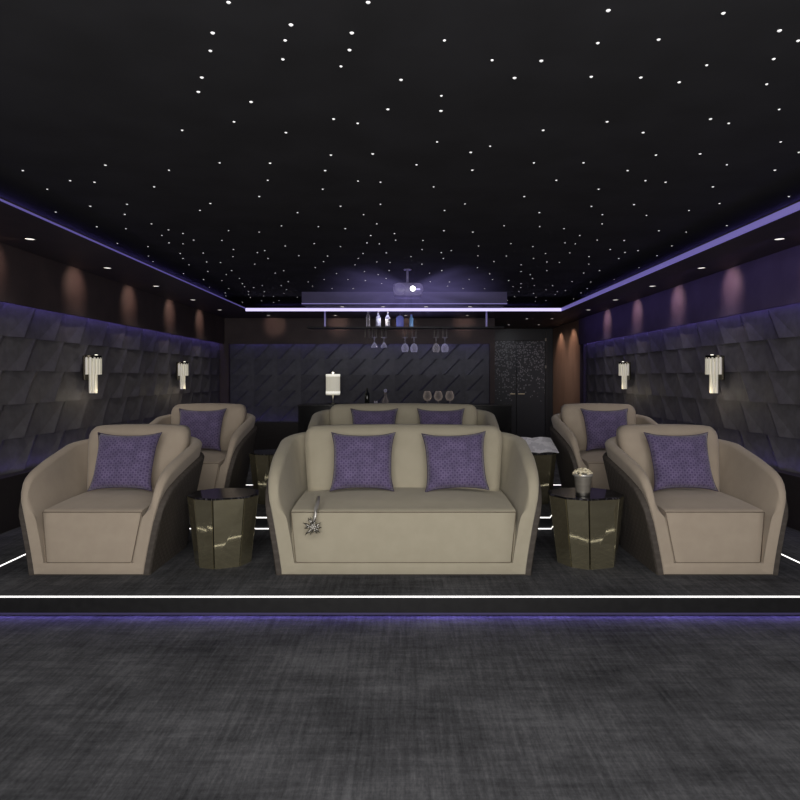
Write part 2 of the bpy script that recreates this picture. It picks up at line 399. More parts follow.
# shingle tiles: each a facetted plate with a diagonal ridge
def tile_panel(name, u0, u1, tw, rows, z0, z1, mp, material, uu=(.40, .84, .985, .05), dd=(.026, .075, .030, .040)):
    bm = bmesh.new(); th = (z1-z0)/rows
    n = int(math.ceil((u1-u0)/tw))
    for r in range(rows):
        for k in range(n):
            a = u0+k*tw; b = min(a+tw, u1); w = b-a
            if w < .05: continue
            zb = z0+r*th; zt = zb+th
            V = lambda u, v, d: bm.verts.new(mp(a+u*w, zb+v*th, d*.68))
            BL = V(0, 0, dd[0]); RB = V(uu[0], 0, dd[1]); BR = V(1, 0, dd[2])
            TL = V(0, 1, .004); RT = V(uu[1], 1, dd[3]); WT = V(uu[2], 1, .006); TR = V(1, 1, .004)
            RB2 = V(uu[0]+uu[3], 0, dd[1]*.62)
            bm.faces.new((BL, RB, RT, TL)); bm.faces.new((RB, WT, RT)); bm.faces.new((RB, RB2, WT)); bm.faces.new((RB2, BR, TR, WT))
            bl0 = V(0, 0, -.01); br0 = V(1, 0, -.01); tl0 = V(0, 1, -.01); tr0 = V(1, 1, -.01)
            bm.faces.new((bl0, br0, BR, RB2, RB, BL)); bm.faces.new((TL, RT, WT, TR, tr0, tl0))
            bm.faces.new((bl0, BL, TL, tl0)); bm.faces.new((br0, tr0, TR, BR))
    return struct(name, bm, material)
tile_panel('tile_panel_left', 12.27-.507*21, 12.27, .507, 5, ZL, ZT+.02, lambda u, v, d: (-(W-d), u, v), M['tile'])
tile_panel('tile_panel_right', 12.33-.507*21, 12.33, .507, 5, ZL, ZT+.02, lambda u, v, d: (W-d, u, v), M['tile'])
tile_panel('tile_panel_back', -3.46, 1.71, .47, 5, ZL, ZT+.02, lambda u, v, d: (u, YB-d, v), M['tile_back'], (.08, .70, .80, .07), (.045, .060, .022, .034))

# soffit ring, cove lips
CW, YL = 2.70, 10.6
bm = bmesh.new(); box(bm, -3.66, -CW, YN, YL, ZS, ZS+.02); struct('soffit_left', bm, M['soffit'])
bm = bmesh.new(); box(bm, CW, 3.66, YN, YL, ZS, ZS+.02); struct('soffit_right', bm, M['soffit'])
bm = bmesh.new(); box(bm, -3.66, 3.66, YL, YD, ZS, ZS+.02); struct('soffit_back', bm, M['soffit'])
bm = bmesh.new(); box(bm, -CW-.012, -CW+.004, YN, YL, ZS-.004, ZS+.006); struct('trim_12', bm, M['led_lip2'])
bm = bmesh.new(); box(bm, CW-.004, CW+.012, YN, YL, ZS-.045, ZS+.006); struct('trim_13', bm, M['led_lip'])
bm = bmesh.new(); box(bm, -CW, CW, YL-.004, YL+.012, ZS-.046, ZS+.005); struct('trim_14', bm, M['led_lav'])

# cove glow, tile washes (LED lamps standing where the strips are)
PUR = (.30, .22, 1.0)
LY = 13.6; LM = YN+LY/2
for sx in (-1, 1):
    area('cove_light', (sx*(CW+.42), LM, ZC-.075), (0, pi, 0), .03, LY, 4.2, PUR)
    area('wall_wash_light', (sx*(W-.055), 7.0, ZT+.09), (0, radians(-8*sx), 0), .02, 10.6, 9.0, PUR)
    area('ledge_wash_light', (sx*(W-.085), 7.0, ZL+.012), (pi, 0, 0), .02, 10.6, 2.6, PUR)
area('cove_light_back', (0, YL+1.2, ZS+.06), (pi, 0, 0), 2*CW, .03, 1.2, PUR)
area('wall_wash_back', (-.85, YB-.05, ZT+.09), (radians(8), 0, 0), 5.1, .02, 3.2, PUR)
area('ledge_wash_back', (-.85, YB-.085, ZL+.012), (pi, 0, 0), 5.1, .02, 1.2, PUR)
area('riser_light', (0, Y1+.045, .033), (radians(-55), 0, 0), 7.0, .016, 7.0, PUR)
# purple wash on the right upper wall, from an added lamp under the right soffit
area('right_wall_fill', (3.12, 7.4, ZS-.02), (0, radians(-38), 0), .05, 9.5, 3.2, (.33, .24, 1.0))

# ------------------------------------------------------------------ key light: two added fill lamps, behind the viewer and under the front ceiling
area('behind_viewer_fill', (0, YN+.3, 1.75), (radians(84), 0, 0), 4.4, 2.0, 235, (1, .965, .92))  # added soft fill for the seats; no screen is modelled
area('front_top_fill', (0, 1.5, 2.84), (radians(22), 0, 0), 4.6, 1.2, 85, (1, .965, .92))  # added fill above the frame, no fixture there

# ------------------------------------------------------------------ downlights
def make_downlight():
    t = thing('recessed_downlight', '', 'downlight', group='recessed downlights in the soffits')
    bm = bmesh.new(); lathe(bm, [(.036, -.001), (.040, -.006), (.048, -.005), (.050, 0)], n=20, cap=False); obj('trim_ring', bm, M['black_metal'], t, smooth=True)
    bm = bmesh.new(); lathe(bm, [(0, -.004), (.039, -.003)], n=20, cap=False); obj('lens', bm, M['lamp_lens'], t)
    return t
dl0 = make_downlight(); dl_used = [False]
def downlight(x, y, label, z=ZS, sc=1.):
    if not dl_used[0]:
        dl_used[0] = True; dl0.location = (x, y, z); dl0['label'] = label; o = dl0
    else: o = dup(dl0, (x, y, z), label=label)
    o.scale = (sc, sc, sc)
ordn = ['nearest the viewer', 'second from the viewer', 'third from the viewer', 'fourth from the viewer', 'farthest from the viewer']
WARM = (1.0, .66, .50)
for k, D in enumerate((5.31, 6.70, 8.02, 9.42, 10.80)):
    downlight(-3.20, D, 'small recessed downlight in the dark left soffit, '+ordn[k])
    downlight(3.22, D, 'small recessed downlight in the dark right soffit, '+ordn[k])
    spot('wall_spot', (-3.20, D, ZS-.012), (-3.56, D, ZS-.19), 10.0, 76, 1., WARM)
    spot('wall_spot', (3.22, D, ZS-.012), (3.56, D, ZS-.19), 10.0, 76, 1., WARM)
    for sx in (-1, 1): spot('down_spot', (sx*3.20, D, ZS-.012), (sx*2.6, D+.3, 0), 16, 120, 1., (1, .94, .88))
spot('wall_spot', (-3.20, 3.95, ZS-.012), (-3.56, 3.95, ZS-.19), 10.0, 76, 1., WARM)
for k, x in enumerate((-2.56, -1.29, .04, 1.21)):
    downlight(x, 11.75, 'small recessed downlight in the soffit over the bar, %s of four' % ('leftmost', 'second from left', 'third from left', 'rightmost')[k], sc=.8)
    spot('back_spot', (x, 11.75, ZS-.012), (x, YB-.1, ZS-.12), 9, 56, 1., WARM)
for k, x in enumerate((-1.02, -.34, .375, 1.11)):
    downlight(x, 10.33, 'small recessed downlight under the purple-lit bulkhead, %s of four' % ('leftmost', 'second from left', 'third from left', 'rightmost')[k])
    spot('back_wall_fill', (x, 10.85, ZS-.012), (x*1.5, YB, .9), 10, 120, 1., (.92, .93, 1))  # added fill without a fixture, brightens the back wall
for k, (x, D) in enumerate(((2.47, 12.4), (2.97, 12.4), (2.34, 13.78), (3.01, 13.78))):
    downlight(x, D, 'small recessed downlight in the ceiling before the double door, '+('front left', 'front right', 'rear left', 'rear right')[k]+' of four', sc=.75)
for D in (13.05, 14.1):
    spot('wood_spot', (3.30, D, ZS-.012), (3.58, D, ZS-.7), 13, 88, .6, (1, .75, .6))
spot('wood_fill', (2.35, 13.0, ZS-.02), (3.6, 13.75, 1.1), 42, 90, 1., (1, .88, .78))  # added broad fill for the wood panel, no fixture of its own
spot('door_spot', (2.6, 13.4, ZS-.02), (2.7, YD, 1.5), 9, 90, 1., (.9, .92, 1))

# ------------------------------------------------------------------ purple-lit bulkhead behind projector
bm = bmesh.new(); box(bm, -1.64, 1.67, 9.99, 10.58, ZS, ZC, bev=.004); struct('bulkhead', bm, noise_mix(mat('purple_lit_bulkhead', (.09, .08, .16, 1), .6), (.10, .088, .20, 1), (.12, .105, .23, 1), nscale=1))  # purple light on the face is put into its colour
bm = bmesh.new(); box(bm, -1.64, 1.67, 9.983, 9.992, ZS, ZS+.014); struct('trim_15', bm, mat('bulkhead_edge', (.3, .28, .5, 1), .5, emis=(.10, .085, .25, 1), estr=1.))

# ------------------------------------------------------------------ projector
PX, PY, PZ = .055, 7.95, 2.615
t = thing('ceiling_projector', 'purple-lit projector with glowing round lens hanging from the star ceiling', 'projector', (PX, PY, PZ))
bm = bmesh.new()
# body: rounded capsule case
pr = [(-.186, .05), (-.182, .066), (-.165, .078), (-.12, .085), (0, .088), (.12, .085), (.165, .078), (.182, .066), (.186, .05)]
secs = []
for (yy, k) in ((-.16, .86), (-.15, .96), (-.12, 1.), (.12, 1.), (.15, .96), (.16, .86)):
    ring = [bm.verts.new((x*k, yy, z*k)) for x, z in pr]+[bm.verts.new((x*k, yy, -z*k)) for x, z in reversed(pr)]
    secs.append(ring)
for a, b in zip(secs, secs[1:]):
    for i in range(len(a)): bm.faces.new((a[i], a[(i+1) % len(a)], b[(i+1) % len(a)], b[i]))
bm.faces.new(secs[0][::-1]); bm.faces.new(secs[-1])
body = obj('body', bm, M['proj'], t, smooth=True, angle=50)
def ring_y(bm, cx, y0, cz, r, rt, n=28):
    pts = [(cx+r*cos(2*pi*i/n), y0, cz+r*sin(2*pi*i/n)) for i in range(n+1)]
    tube(bm, pts, rt, 6)
bm = bmesh.new(); ring_y(bm, -.105, -.165, 0, .074, .005); obj('vent_ring', bm, M['proj_ring'], t, smooth=True)
bm = bmesh.new(); ring_y(bm, .118, -.165, 0, .070, .005); obj('lens_ring', bm, M['proj_ring'], t, smooth=True)
bm = bmesh.new(); lathe(bm, [(.040, 0), (.040, .035), (.034, .04)], n=24); 
for v in bm.verts: v.co = Vector((v.co.x+.062, -.155-v.co.z, v.co.y+.002))
barrel = obj('lens_barrel', bm, M['black_metal'], t, smooth=True, angle=40)
bm = bmesh.new(); lathe(bm, [(0, .046), (.018, .0445), (.034, .0405)], n=24, cap=False)
for v in bm.verts: v.co = Vector((v.co.x+.062, -.155-v.co.z, v.co.y+.002))
obj('lens', bm, M['lens_on'], barrel, smooth=True)
bm = bmesh.new(); box(bm, .10, .155, -.172, -.16, -.004, .004); obj('indicator_light', bm, M['led_lav'], t)
bm = bmesh.new(); box(bm, -.06, .055, -.06, .06, .086, .093, bev=.002); obj('mounting_plate', bm, M['proj_ring'], t)
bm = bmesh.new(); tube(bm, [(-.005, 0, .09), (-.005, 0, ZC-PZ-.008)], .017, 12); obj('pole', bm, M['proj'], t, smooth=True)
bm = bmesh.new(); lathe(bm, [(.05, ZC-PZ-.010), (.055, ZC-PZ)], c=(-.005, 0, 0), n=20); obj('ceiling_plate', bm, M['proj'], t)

# haze lit by the projector beam (emission fan)
def haze_mat():
    m = bpy.data.materials.new('lit_haze'); m.use_nodes = True
    nt = m.node_tree; nt.nodes.clear()
    out = N(nt, 'ShaderNodeOutputMaterial'); em = N(nt, 'ShaderNodeEmission')
    em.inputs['Color'].default_value = (.40, .34, .86, 1)
    nt.links.new(em.outputs[0], out.inputs['Volume'])
    tc = N(nt, 'ShaderNodeTexCoord'); sx = N(nt, 'ShaderNodeSeparateXYZ'); nt.links.new(tc.outputs['Object'], sx.inputs[0])
    def mth(op, *a):
        n = N(nt, 'ShaderNodeMath', operation=op)
        for i, v in enumerate(a):
            if isinstance(v, (int, float)): n.inputs[i].default_value = v
            else: nt.links.new(v, n.inputs[i])
        return n.outputs[0]
    X, Y, Z = sx.outputs
    ang = mth('ARCTAN2', Z, mth('ABSOLUTE', X))
    cb = N(nt, 'ShaderNodeCombineXYZ'); nt.links.new(ang, cb.inputs[0])
    nt.links.new(mth('SIGN', X), cb.inputs[1])
    nz = N(nt, 'ShaderNodeTexNoise'); nz.inputs['Scale'].default_value = 7; nz.inputs['Detail'].default_value = 3
    nt.links.new(cb.outputs[0], nz.inputs['Vector'])
    streak = N(nt, 'ShaderNodeMapRange'); streak.inputs['From Min'].default_value = .38; streak.inputs['From Max'].default_value = .62
    streak.inputs['To Min'].default_value = .25; streak.inputs['To Max'].default_value = 1.1
    nt.links.new(nz.outputs['Fac'], streak.inputs['Value'])
    r = mth('SQRT', mth('ADD', mth('MULTIPLY', X, X), mth('MULTIPLY', mth('MULTIPLY', Z, Z), 9.)))
    fall = N(nt, 'ShaderNodeMapRange'); fall.interpolation_type = 'SMOOTHSTEP'
    fall.inputs['From Min'].default_value = 0.; fall.inputs['From Max'].default_value = 1.35
    fall.inputs['To Min'].default_value = 1.; fall.inputs['To Max'].default_value = 0.
    nt.links.new(r, fall.inputs['Value'])
    # beams stay within ~30 degrees above horizontal
    up = N(nt, 'ShaderNodeMapRange'); up.interpolation_type = 'SMOOTHSTEP'
    up.inputs['From Min'].default_value = .25; up.inputs['From Max'].default_value = .62
    up.inputs['To Min'].default_value = 1.; up.inputs['To Max'].default_value = .10
    nt.links.new(ang, up.inputs['Value'])
    s = mth('MULTIPLY', mth('MULTIPLY', streak.outputs[0], fall.outputs[0]), up.outputs[0])
    nt.links.new(mth('MULTIPLY', s, .36), em.inputs['Strength'])
    return m
bm = bmesh.new(); bmesh.ops.create_icosphere(bm, subdivisions=3, radius=1.)
for v in bm.verts: v.co = Vector((v.co.x*1.45, v.co.y*.36, max(min(v.co.z*.5, .262), -.34)))
hz = obj('projector_haze', bm, haze_mat(), None, loc=(PX+.03, PY-.22, PZ))
tag(hz, 'faint purple fan of light beams in the haze around the projector', 'haze', kind='stuff')
point('projector_glow', (PX, PY+1.0, 2.55), 2.2, (.42, .34, 1.0), .25)

# ------------------------------------------------------------------ seating
def lerp(a, b, t): return a+(b-a)*t
def interp(tab, x):
    if x <= tab[0][0]: return tab[0][1]
    for (x0, y0), (x1, y1) in zip(tab, tab[1:]):
        if x <= x1: return lerp(y0, y1, (x-x0)/(x1-x0))
    return tab[-1][1]

def tub_path(hw, depth, rc):
    """U shaped plan: left front, round the back, right front -> list of (x, y, nx, ny)"""
    pts = []
    ys = [0, .010, .03, .06, .10, .16, .24, .33, .43, depth-rc]
    for y in ys: pts.append((-hw, y, -1., 0.))
    n = 9
    for i in range(1, n+1):
        a = pi-(pi/2)*i/n
        pts.append((-hw+rc+rc*cos(a), depth-rc+rc*sin(a), cos(a), sin(a)))
    m = 7
    half = list(pts)
    span = hw-rc
    for i in range(1, m):
        pts.append((-span+2*span*i/m, depth, 0., 1.))
    for x, y, nx, ny in reversed(half): pts.append((-x, y, -nx, ny))
    return pts

def flare(z, y, fl): return fl*lerp(1., .95, min(1, max(0, y/.9)))*(max(0, z)/.65)**1.15

def make_tub(bm, hw, depth, rc, prof, fl, thick=.082, off=0., drop=0., z0=.0, ystart=0., zin=.03, rnd_front=False, fwd=.15):
    path = tub_path(hw, depth, rc)
    cols = []
    npth = len(path)
    for i, (x, y, nx, ny) in enumerate(path):
        h = interp(prof, y)-drop
        endk = 0.
        yy = y+(ystart*(1-min(1, y/.3)) if ystart else 0)
        inset = .008 if i in (0, npth-1) else 0.
        soft = .046*max(0., 1-math.sqrt(min(1., max(0., y)/.22))) if rnd_front else 0.
        sec = []
        hs = h-inset*.6
        rr = thick/2
        for k in range(9):
            z = lerp(z0, hs-rr*.8, k/8)
            sec.append((flare(z, y, fl)+off-inset, z))
        cz = hs-rr*.8
        fo = flare(cz, y, fl)+off
        for k in range(1, 8):
            a = pi*k/8; sf = soft*.5*(1-cos(a))
            sec.append((fo-rr+(rr-inset)*cos(a)+sf, cz+rr*.8*sin(a)))
        for k in range(9):
            z = lerp(cz, zin, k/8)
            blend = min(1., max(0., (z-.40)/.06))
            sec.append((flare(z, y, fl)+off-thick+inset*blend+soft*blend, z))
        ln = .12*max(0., 1-y/.35)*fwd
        cols.append([bm.verts.new((x+nx*o, yy+ny*o+ln*min(z, .62), z)) for o, z in sec])
    for a, b in zip(cols, cols[1:]):
        for k in range(len(a)-1): bm.faces.new((a[k], a[k+1], b[k+1], b[k]))
        bm.faces.new((a[-1], a[0], b[0], b[-1]))
    bm.faces.new(cols[0]); bm.faces.new(cols[-1][::-1])

def make_seat(bm, hb, ht, zb, zf, zc, y0, y1):
    """seat block: flat trapezoid front, softly crowned top"""
    nx, ny = 16, 12
    prof = [(y0+.004, zb), (y0, zb+.012), (y0, lerp(zb, zf, .33)), (y0, lerp(zb, zf, .66)), (y0+.002, zf-.016), (y0+.006, zf-.005), (y0+.018, zf+.006)]
    for k in range(1, ny+1):
        u = k/ny
        prof.append((lerp(y0+.018, y1, u), zf+.006+(zc-zf)*sin(min(1., u*1.25)*pi/2)))
    rows = []
    for (y, z) in prof:
        t = min(1, max(0, (z-zb)/(zf-zb)))
        hw = lerp(hb, ht, t)
        row = []
        for i in range(nx+1):
            s = -1+2*i/nx
            top = max(0, y-y0-.02)
            crown = (1-abs(s)**3)*min(1, top/.2)
            zz = z if top <= 0 else zf+.006+(z-zf-.006)*(.35+.65*crown)
            edge = .008*max(0, abs(s)**14)
            lean = .12*min(z, zf)*max(0., 1-(y-y0)/.35)
            row.append(bm.verts.new((s*hw, y+edge+lean, zz)))
        rows.append(row)
    for a, b in zip(rows, rows[1:]):
        for i in range(nx): bm.faces.new((a[i], a[i+1], b[i+1], b[i]))
    # sides and back closed down to zb
    for sgn, idx in ((-1, 0), (1, nx)):
        low = [bm.verts.new((r[idx].co.x, r[idx].co.y, zb)) for r in rows]
        for k in range(len(rows)-1): bm.faces.new((rows[k][idx], rows[k+1][idx], low[k+1], low[k]))

def make_back(bm, wb, wt, z0, z1, yb, yt, th, crown=.025):
    """upright back cushion: front face leaning back, rounded corners, soft crown"""
    nx, nz = 28, 14
    faces = []
    def pt(s, t, side):
        # rounded-rectangle remap: superellipse pull-in of the corners
        hz = z1-z0
        z = z0+hz*t
        w = lerp(wb, wt, min(1, t*1.35))
        rc = .085
        dz = max(0, rc-(z1-z)); x = s*w
        dx = max(0, abs(x)-(w-rc))
        y = lerp(yb, yt, t)
        return x, y, z
    grid = {}
    for side in (0, 1):
        for i in range(nx+1):
            s = -1+2*i/nx
            s = math.copysign(abs(s)**.8, s) if s else 0
            for j in range(nz+1):
                t = j/nz; t = t**.9
                x, y, z = pt(s, t, side)
                w = lerp(wb, wt, min(1, t*1.35))
                # corner rounding
                rc = .07; zt = z1+.014*(1-s*s)
                z = z0+(zt-z0)*t
                ax = abs(x); ex = ax-(w-rc); ez = z-(zt-rc)
                if ex > 0 and ez > 0:
                    d = math.hypot(ex, ez); mx_ = max(ex, ez)
                    if d > 0:
                        k = mx_/d
                        x = math.copysign(w-rc+ex*k, x); z = zt-rc+ez*k
                e = max(abs(s)**8, (2*abs(t-.5))**8 if t > .5 else 0)
                puff = crown*(1-s*s)*(1-(2*t-1)**2)
                hh = th/2*(1-.45*min(1, e)**2)
                yc = y+th/2
                yy = yc-hh-puff if side == 0 else yc+hh
                grid[side, i, j] = bm.verts.new((x, yy, z))
    for side in (0, 1):
        for i in range(nx):
            for j in range(nz):
                bm.faces.new((grid[side, i, j], grid[side, i+1, j], grid[side, i+1, j+1], grid[side, i, j+1]))
    rim = [(0, j) for j in range(nz)]+[(i, nz) for i in range(nx)]+[(nx, j) for j in range(nz, 0, -1)]+[(i, 0) for i in range(nx, 0, -1)]
    L = len(rim)
    for k in range(L):
        a, b = rim[k], rim[(k+1) % L]
        bm.faces.new((grid[0, a[0], a[1]], grid[0, b[0], b[1]], grid[1, b[0], b[1]], grid[1, a[0], a[1]]))

def subsurf(o, n=1):
    m = o.modifiers.new('sub', 'SUBSURF'); m.levels = n; m.render_levels = n
    return o

def make_seating(name, label, cat, hw, shb, sht, bwb, bwt, prof, fl, loc, group, thick=.082, fab='fabric'):
    t = thing(name, label, cat, loc, 0, group)
    bm = bmesh.new(); make_tub(bm, hw, .96, .27, prof, fl, thick=thick, z0=.009, rnd_front=True)
    box(bm, -hw+.004, hw-.004, .001, .80, .009, .085, bev=.003)
    fr = obj('arm_frame', bm, M[fab], t, smooth=True, angle=42)
    bm = bmesh.new()
    make_tub(bm, hw+.004, .97, .28, prof, fl, thick=.055, off=.036, drop=.115, ystart=.006, zin=.0)
    box(bm, -hw-.004, hw+.004, .004, .9, 0., .009, bev=.002)
    sh = obj('outer_shell', bm, M['shell'], t, smooth=True, angle=42); sh['label'] = 'charcoal quilted outer shell'
    bm = bmesh.new(); make_seat(bm, shb, sht, .088, .428, .49, -.004, .74)
    st = obj('seat_cushion', bm, M[fab], t, smooth=True, angle=60)
    bm = bmesh.new(); L_ = .12*.425
    tube(bm, [(-sht+.004, -.004+L_, .425), (0, -.0055+L_, .425), (sht-.004, -.004+L_, .425)], .0028, 6)
    tube(bm, [(-sht-.001, L_, .425), (-shb-.001, .010, .092), (-shb+.012, .008, .087), (0, .008, .087), (shb-.012, .008, .087), (shb+.001, .010, .092), (sht+.001, L_, .425)], .0026, 6)
    p = obj('seam', bm, M['seam'], st, smooth=True)
    bm = bmesh.new(); make_back(bm, bwb, bwt, .455, .958, .61, .79, .16)
    obj('back_cushion', bm, M[fab], t, smooth=True)
    return t

PROF = [(0, .49), (.010, .54), (.03, .592), (.06, .635), (.10, .668), (.16, .697), (.24, .722), (.33, .748), (.43, .772), (.69, .83), (.96, .872)]
PROFL = [(y, z+.012+.03*min(1, y/.3)) for y, z in PROF]
YR1, YR2 = 4.245, 5.95
CX = 2.158
GC = 'beige tub armchairs in two rows'; GL = 'beige two-seat sofas'
ac = make_seating('armchair', 'beige tub armchair with charcoal shell in the front row, left', 'armchair', .377, .292, .342, .338, .398, PROF, .128, (-CX, YR1, ZP), GC, fab='fabric_pink')
dup(ac, (CX, YR1, ZP), label='beige tub armchair with charcoal shell in the front row, right of the popcorn table')
dup(ac, (-CX+.03, YR2, ZQ), label='beige tub armchair on the raised back row, left side by the wall sconces')
dup(ac, (CX-.03, YR2, ZQ), label='beige tub armchair on the raised back row, right side near the wood panel')
ls = make_seating('loveseat', 'beige two-seat tub sofa in the middle of the front row', 'sofa', .838, .738, .778, .755, .800, PROFL, .112, (0, YR1, ZP), GL, .100)
dup(ls, (0, YR2, ZQ), label='beige two-seat tub sofa on the raised back row, mostly hidden by the front sofa')

# ------------------------------------------------------------------ cushions
def make_pillow():
    bm = bmesh.new(); n = 22; a = .235
    g = {}
    for side in (1, -1):
        for i in range(n+1):
            for j in range(n+1):
                u = -1+2*i/n; v = -1+2*j/n
                pin_u = 1-.075*(1-v*v)**1.0*abs(u)**3
                pin_v = 1-.075*(1-u*u)**1.0*abs(v)**3
                x = a*u*pin_u*(1+.07*abs(u*v)**5); y = .925*a*v*pin_v*(1+.07*abs(u*v)**5)
                z = side*.075*((1-u**4)*(1-v**4))**.55*(1+.06*sin(5*u+2*v))
                if side == -1 and (i in (0, n) or j in (0, n)): g[side, i, j] = g[1, i, j]
                else: g[side, i, j] = bm.verts.new((x, y, z))
    for side in (1, -1):
        for i in range(n):
            for j in range(n):
                q = (g[side, i, j], g[side, i+1, j], g[side, i+1, j+1], g[side, i, j+1])
                bm.faces.new(q if side == 1 else q[::-1])
    for v_ in bm.verts: v_.co.x *= 1-.035*max(0., -v_.co.y/a)
    o = obj('throw_pillow', bm, M['pillow'], smooth=True)
    bm = bmesh.new()
    edge = []
    m = 20
    for (u0, v0, u1, v1) in ((-1, -1, 1, -1), (1, -1, 1, 1), (1, 1, -1, 1), (-1, 1, -1, -1)):
        for k in range(m):
            u = lerp(u0, u1, k/m); v = lerp(v0, v1, k/m)
            pin_u = 1-.075*(1-v*v)*abs(u)**3; pin_v = 1-.075*(1-u*u)*abs(v)**3
            edge.append((a*u*pin_u*(1+.07*abs(u*v)**5), .925*a*v*pin_v*(1+.07*abs(u*v)**5), 0))
    edge.append(edge[0])
    edge = [(e_[0]*(1-.035*max(0., -e_[1]/a)), e_[1], e_[2]) for e_ in edge]
    tube(bm, edge, .0035, 6)
    obj('piping', bm, M['piping'], o, smooth=True)
    return o
pl0 = make_pillow()
GP = 'purple patterned throw pillows'
PILL = [(-CX+.01, YR1, ZP, 0, 'purple patterned pillow on the front left armchair'),
        (CX-.02, YR1, ZP, 0, 'purple patterned pillow on the front right armchair'),
        (-.315, YR1, ZP, 0, 'purple patterned pillow on the front sofa, left one'),
        (.40, YR1, ZP, -2, 'purple patterned pillow on the front sofa, right one'),
        (-CX+.03, YR2, ZQ, 0, 'purple patterned pillow on the back row left armchair'),
        (CX-.03, YR2, ZQ, 0, 'purple patterned pillow on the back row right armchair'),
        (-.31, YR2, ZQ, 0, 'purple patterned pillow peeking up on the back row sofa, left one'),
        (.395, YR2, ZQ, 0, 'purple patterned pillow peeking up on the back row sofa, right one')]
for k, (x, y, z, r, lab) in enumerate(PILL):
    loc = (x, y+.535, z+.712)
    o = pl0 if k == 0 else dup(pl0, loc)
    o.location = loc; o.rotation_euler = (radians(90-22), radians(r), 0)
    tag(o, lab, 'pillow', GP)

# ------------------------------------------------------------------ silver flower on the sofa front
t = thing('silver_flower', 'silver metal flower with a long stem hanging over the front sofa seat edge', 'ornament', (-.612, YR1-.030, ZP+.345))
bm = bmesh.new(); tube(bm, [(.010, .17, .166), (.012, .075, .124), (.011, .040, .104), (.007, .022, .075), (.002, .004, .02)], [.012, .015, .015, .013, .010], 10); obj('stem', bm, M['silver'], t, smooth=True)
rnd = random.Random(4)
for k in range(11):
    a = 2*pi*k/11+rnd.uniform(-.2, .2); L = rnd.uniform(.045, .075)
    bm = bmesh.new()
    d = Vector((cos(a), 0, sin(a))); pnt = []; w = []
    for q in range(5):
        u = q/4
        pnt.append(d*(.008+L*u)+Vector((rnd.uniform(-.004, .004), -.012*sin(u*pi)-.004, rnd.uniform(-.004, .004)))); w.append([.003, .0075, .008, .005, .001][q])
    tube(bm, pnt, w, 6)
    obj('petal', bm, M['pewter'], t, smooth=True)
for k in range(7):
    bm = bmesh.new(); a = 2*pi*k/6; r = 0 if k == 6 else .014
    bmesh.ops.create_icosphere(bm, subdivisions=2, radius=.0075)
    for v in bm.verts: v.co += Vector((r*cos(a), -.016, r*sin(a)))
    obj('bead', bm, M['silver'], t, smooth=True)

# ------------------------------------------------------------------ faceted side tables
OCT = [(-.278, -.04), (-.195, -.175), (-.050, -.235), (.180, -.180), (.262, -.05), (.245, .13), (.12, .235), (-.12, .235), (-.255, .13)]
def make_table(name, label, loc, rz, group, k=1.):
    t = thing(name, label, 'side table', loc, rz, group)
    h = .50; n = len(OCT); P = [(x*k, y*k) for x, y in OCT]
    bt = [(x*.78, y*.965) for x, y in P]; mid = P
    bm = bmesh.new()
    lo = [bm.verts.new((x, y, .035)) for x, y in bt]; bm.faces.new(lo[::-1])
    up0 = [bm.verts.new((x*.985, y*.985, h-.016)) for x, y in P]; bm.faces.new(up0)
    for i in range(n): bm.faces.new((lo[i], lo[(i+1) % n], up0[(i+1) % n], up0[i]))
    obj('core', bm, M['bronze_dark'], t)
    # each facet is its own metal plate with a narrow dark joint
    for i in range(n):
        j = (i+1) % n
        a0, b0, a1, b1 = Vector((*bt[i], .0)), Vector((*bt[j], .0)), Vector((*P[i], h-.012)), Vector((*P[j], h-.012))
        def q(p0, p1, u): return p0.lerp(p1, u)
        g0 = .024; 
        c = [q(a0, b0, g0), q(b0, a0, g0), q(b1, a1, g0), q(a1, b1, g0)]
        nrm = (c[1]-c[0]).cross(c[3]-c[0]).normalized()
        if nrm.xy.dot(Vector(P[i])+Vector(P[j])) < 0: nrm = -nrm
        bm = bmesh.new()
        f = [bm.verts.new(p+nrm*.006) for p in c]; g = [bm.verts.new(p-nrm*.004) for p in c]
        bm.faces.new(f); bm.faces.new(g[::-1])
        for m_ in range(4): bm.faces.new((f[m_], f[(m_+1) % 4], g[(m_+1) % 4], g[m_]))
        obj('facet_panel', bm, M['bronze'], t)
    bm = bmesh.new()
    a = [bm.verts.new((x*1.0, y*1.0, h-.012)) for x, y in P]; b = [bm.verts.new((x*1.01, y*1.01, h-.009)) for x, y in P]
    c = [bm.verts.new((x*1.01, y*1.01, h-.002)) for x, y in P]; d = [bm.verts.new((x*.985, y*.985, h)) for x, y in P]
    bm.faces.new(a[::-1]); bm.faces.new(d)
    for r0, r1 in ((a, b), (b, c), (c, d)):
        for i in range(n): bm.faces.new((r0[i], r0[(i+1) % n], r1[(i+1) % n], r1[i]))
    tp = obj('table_top', bm, M['marble'], t); tp['label'] = 'black veined marble top'
    return t
GT = 'faceted bronze side tables'
tb = make_table('side_table', 'faceted bronze drum side table with a bare black top, front row left', (-1.325, 4.60, ZP), radians(6), GT, .93)
tr = dup(tb, (1.355, 4.60, ZP), 0, 'faceted bronze drum side table carrying the popcorn bucket'); tr.scale = (1.06, 1.06, 1.)
dup(tb, (-1.30, 6.32, ZQ), radians(6), 'faceted bronze drum side table on the back row, left, bare top')
dup(tb, (1.30, 6.32, ZQ), 0, 'faceted bronze drum side table on the back row carrying the printed sheet')

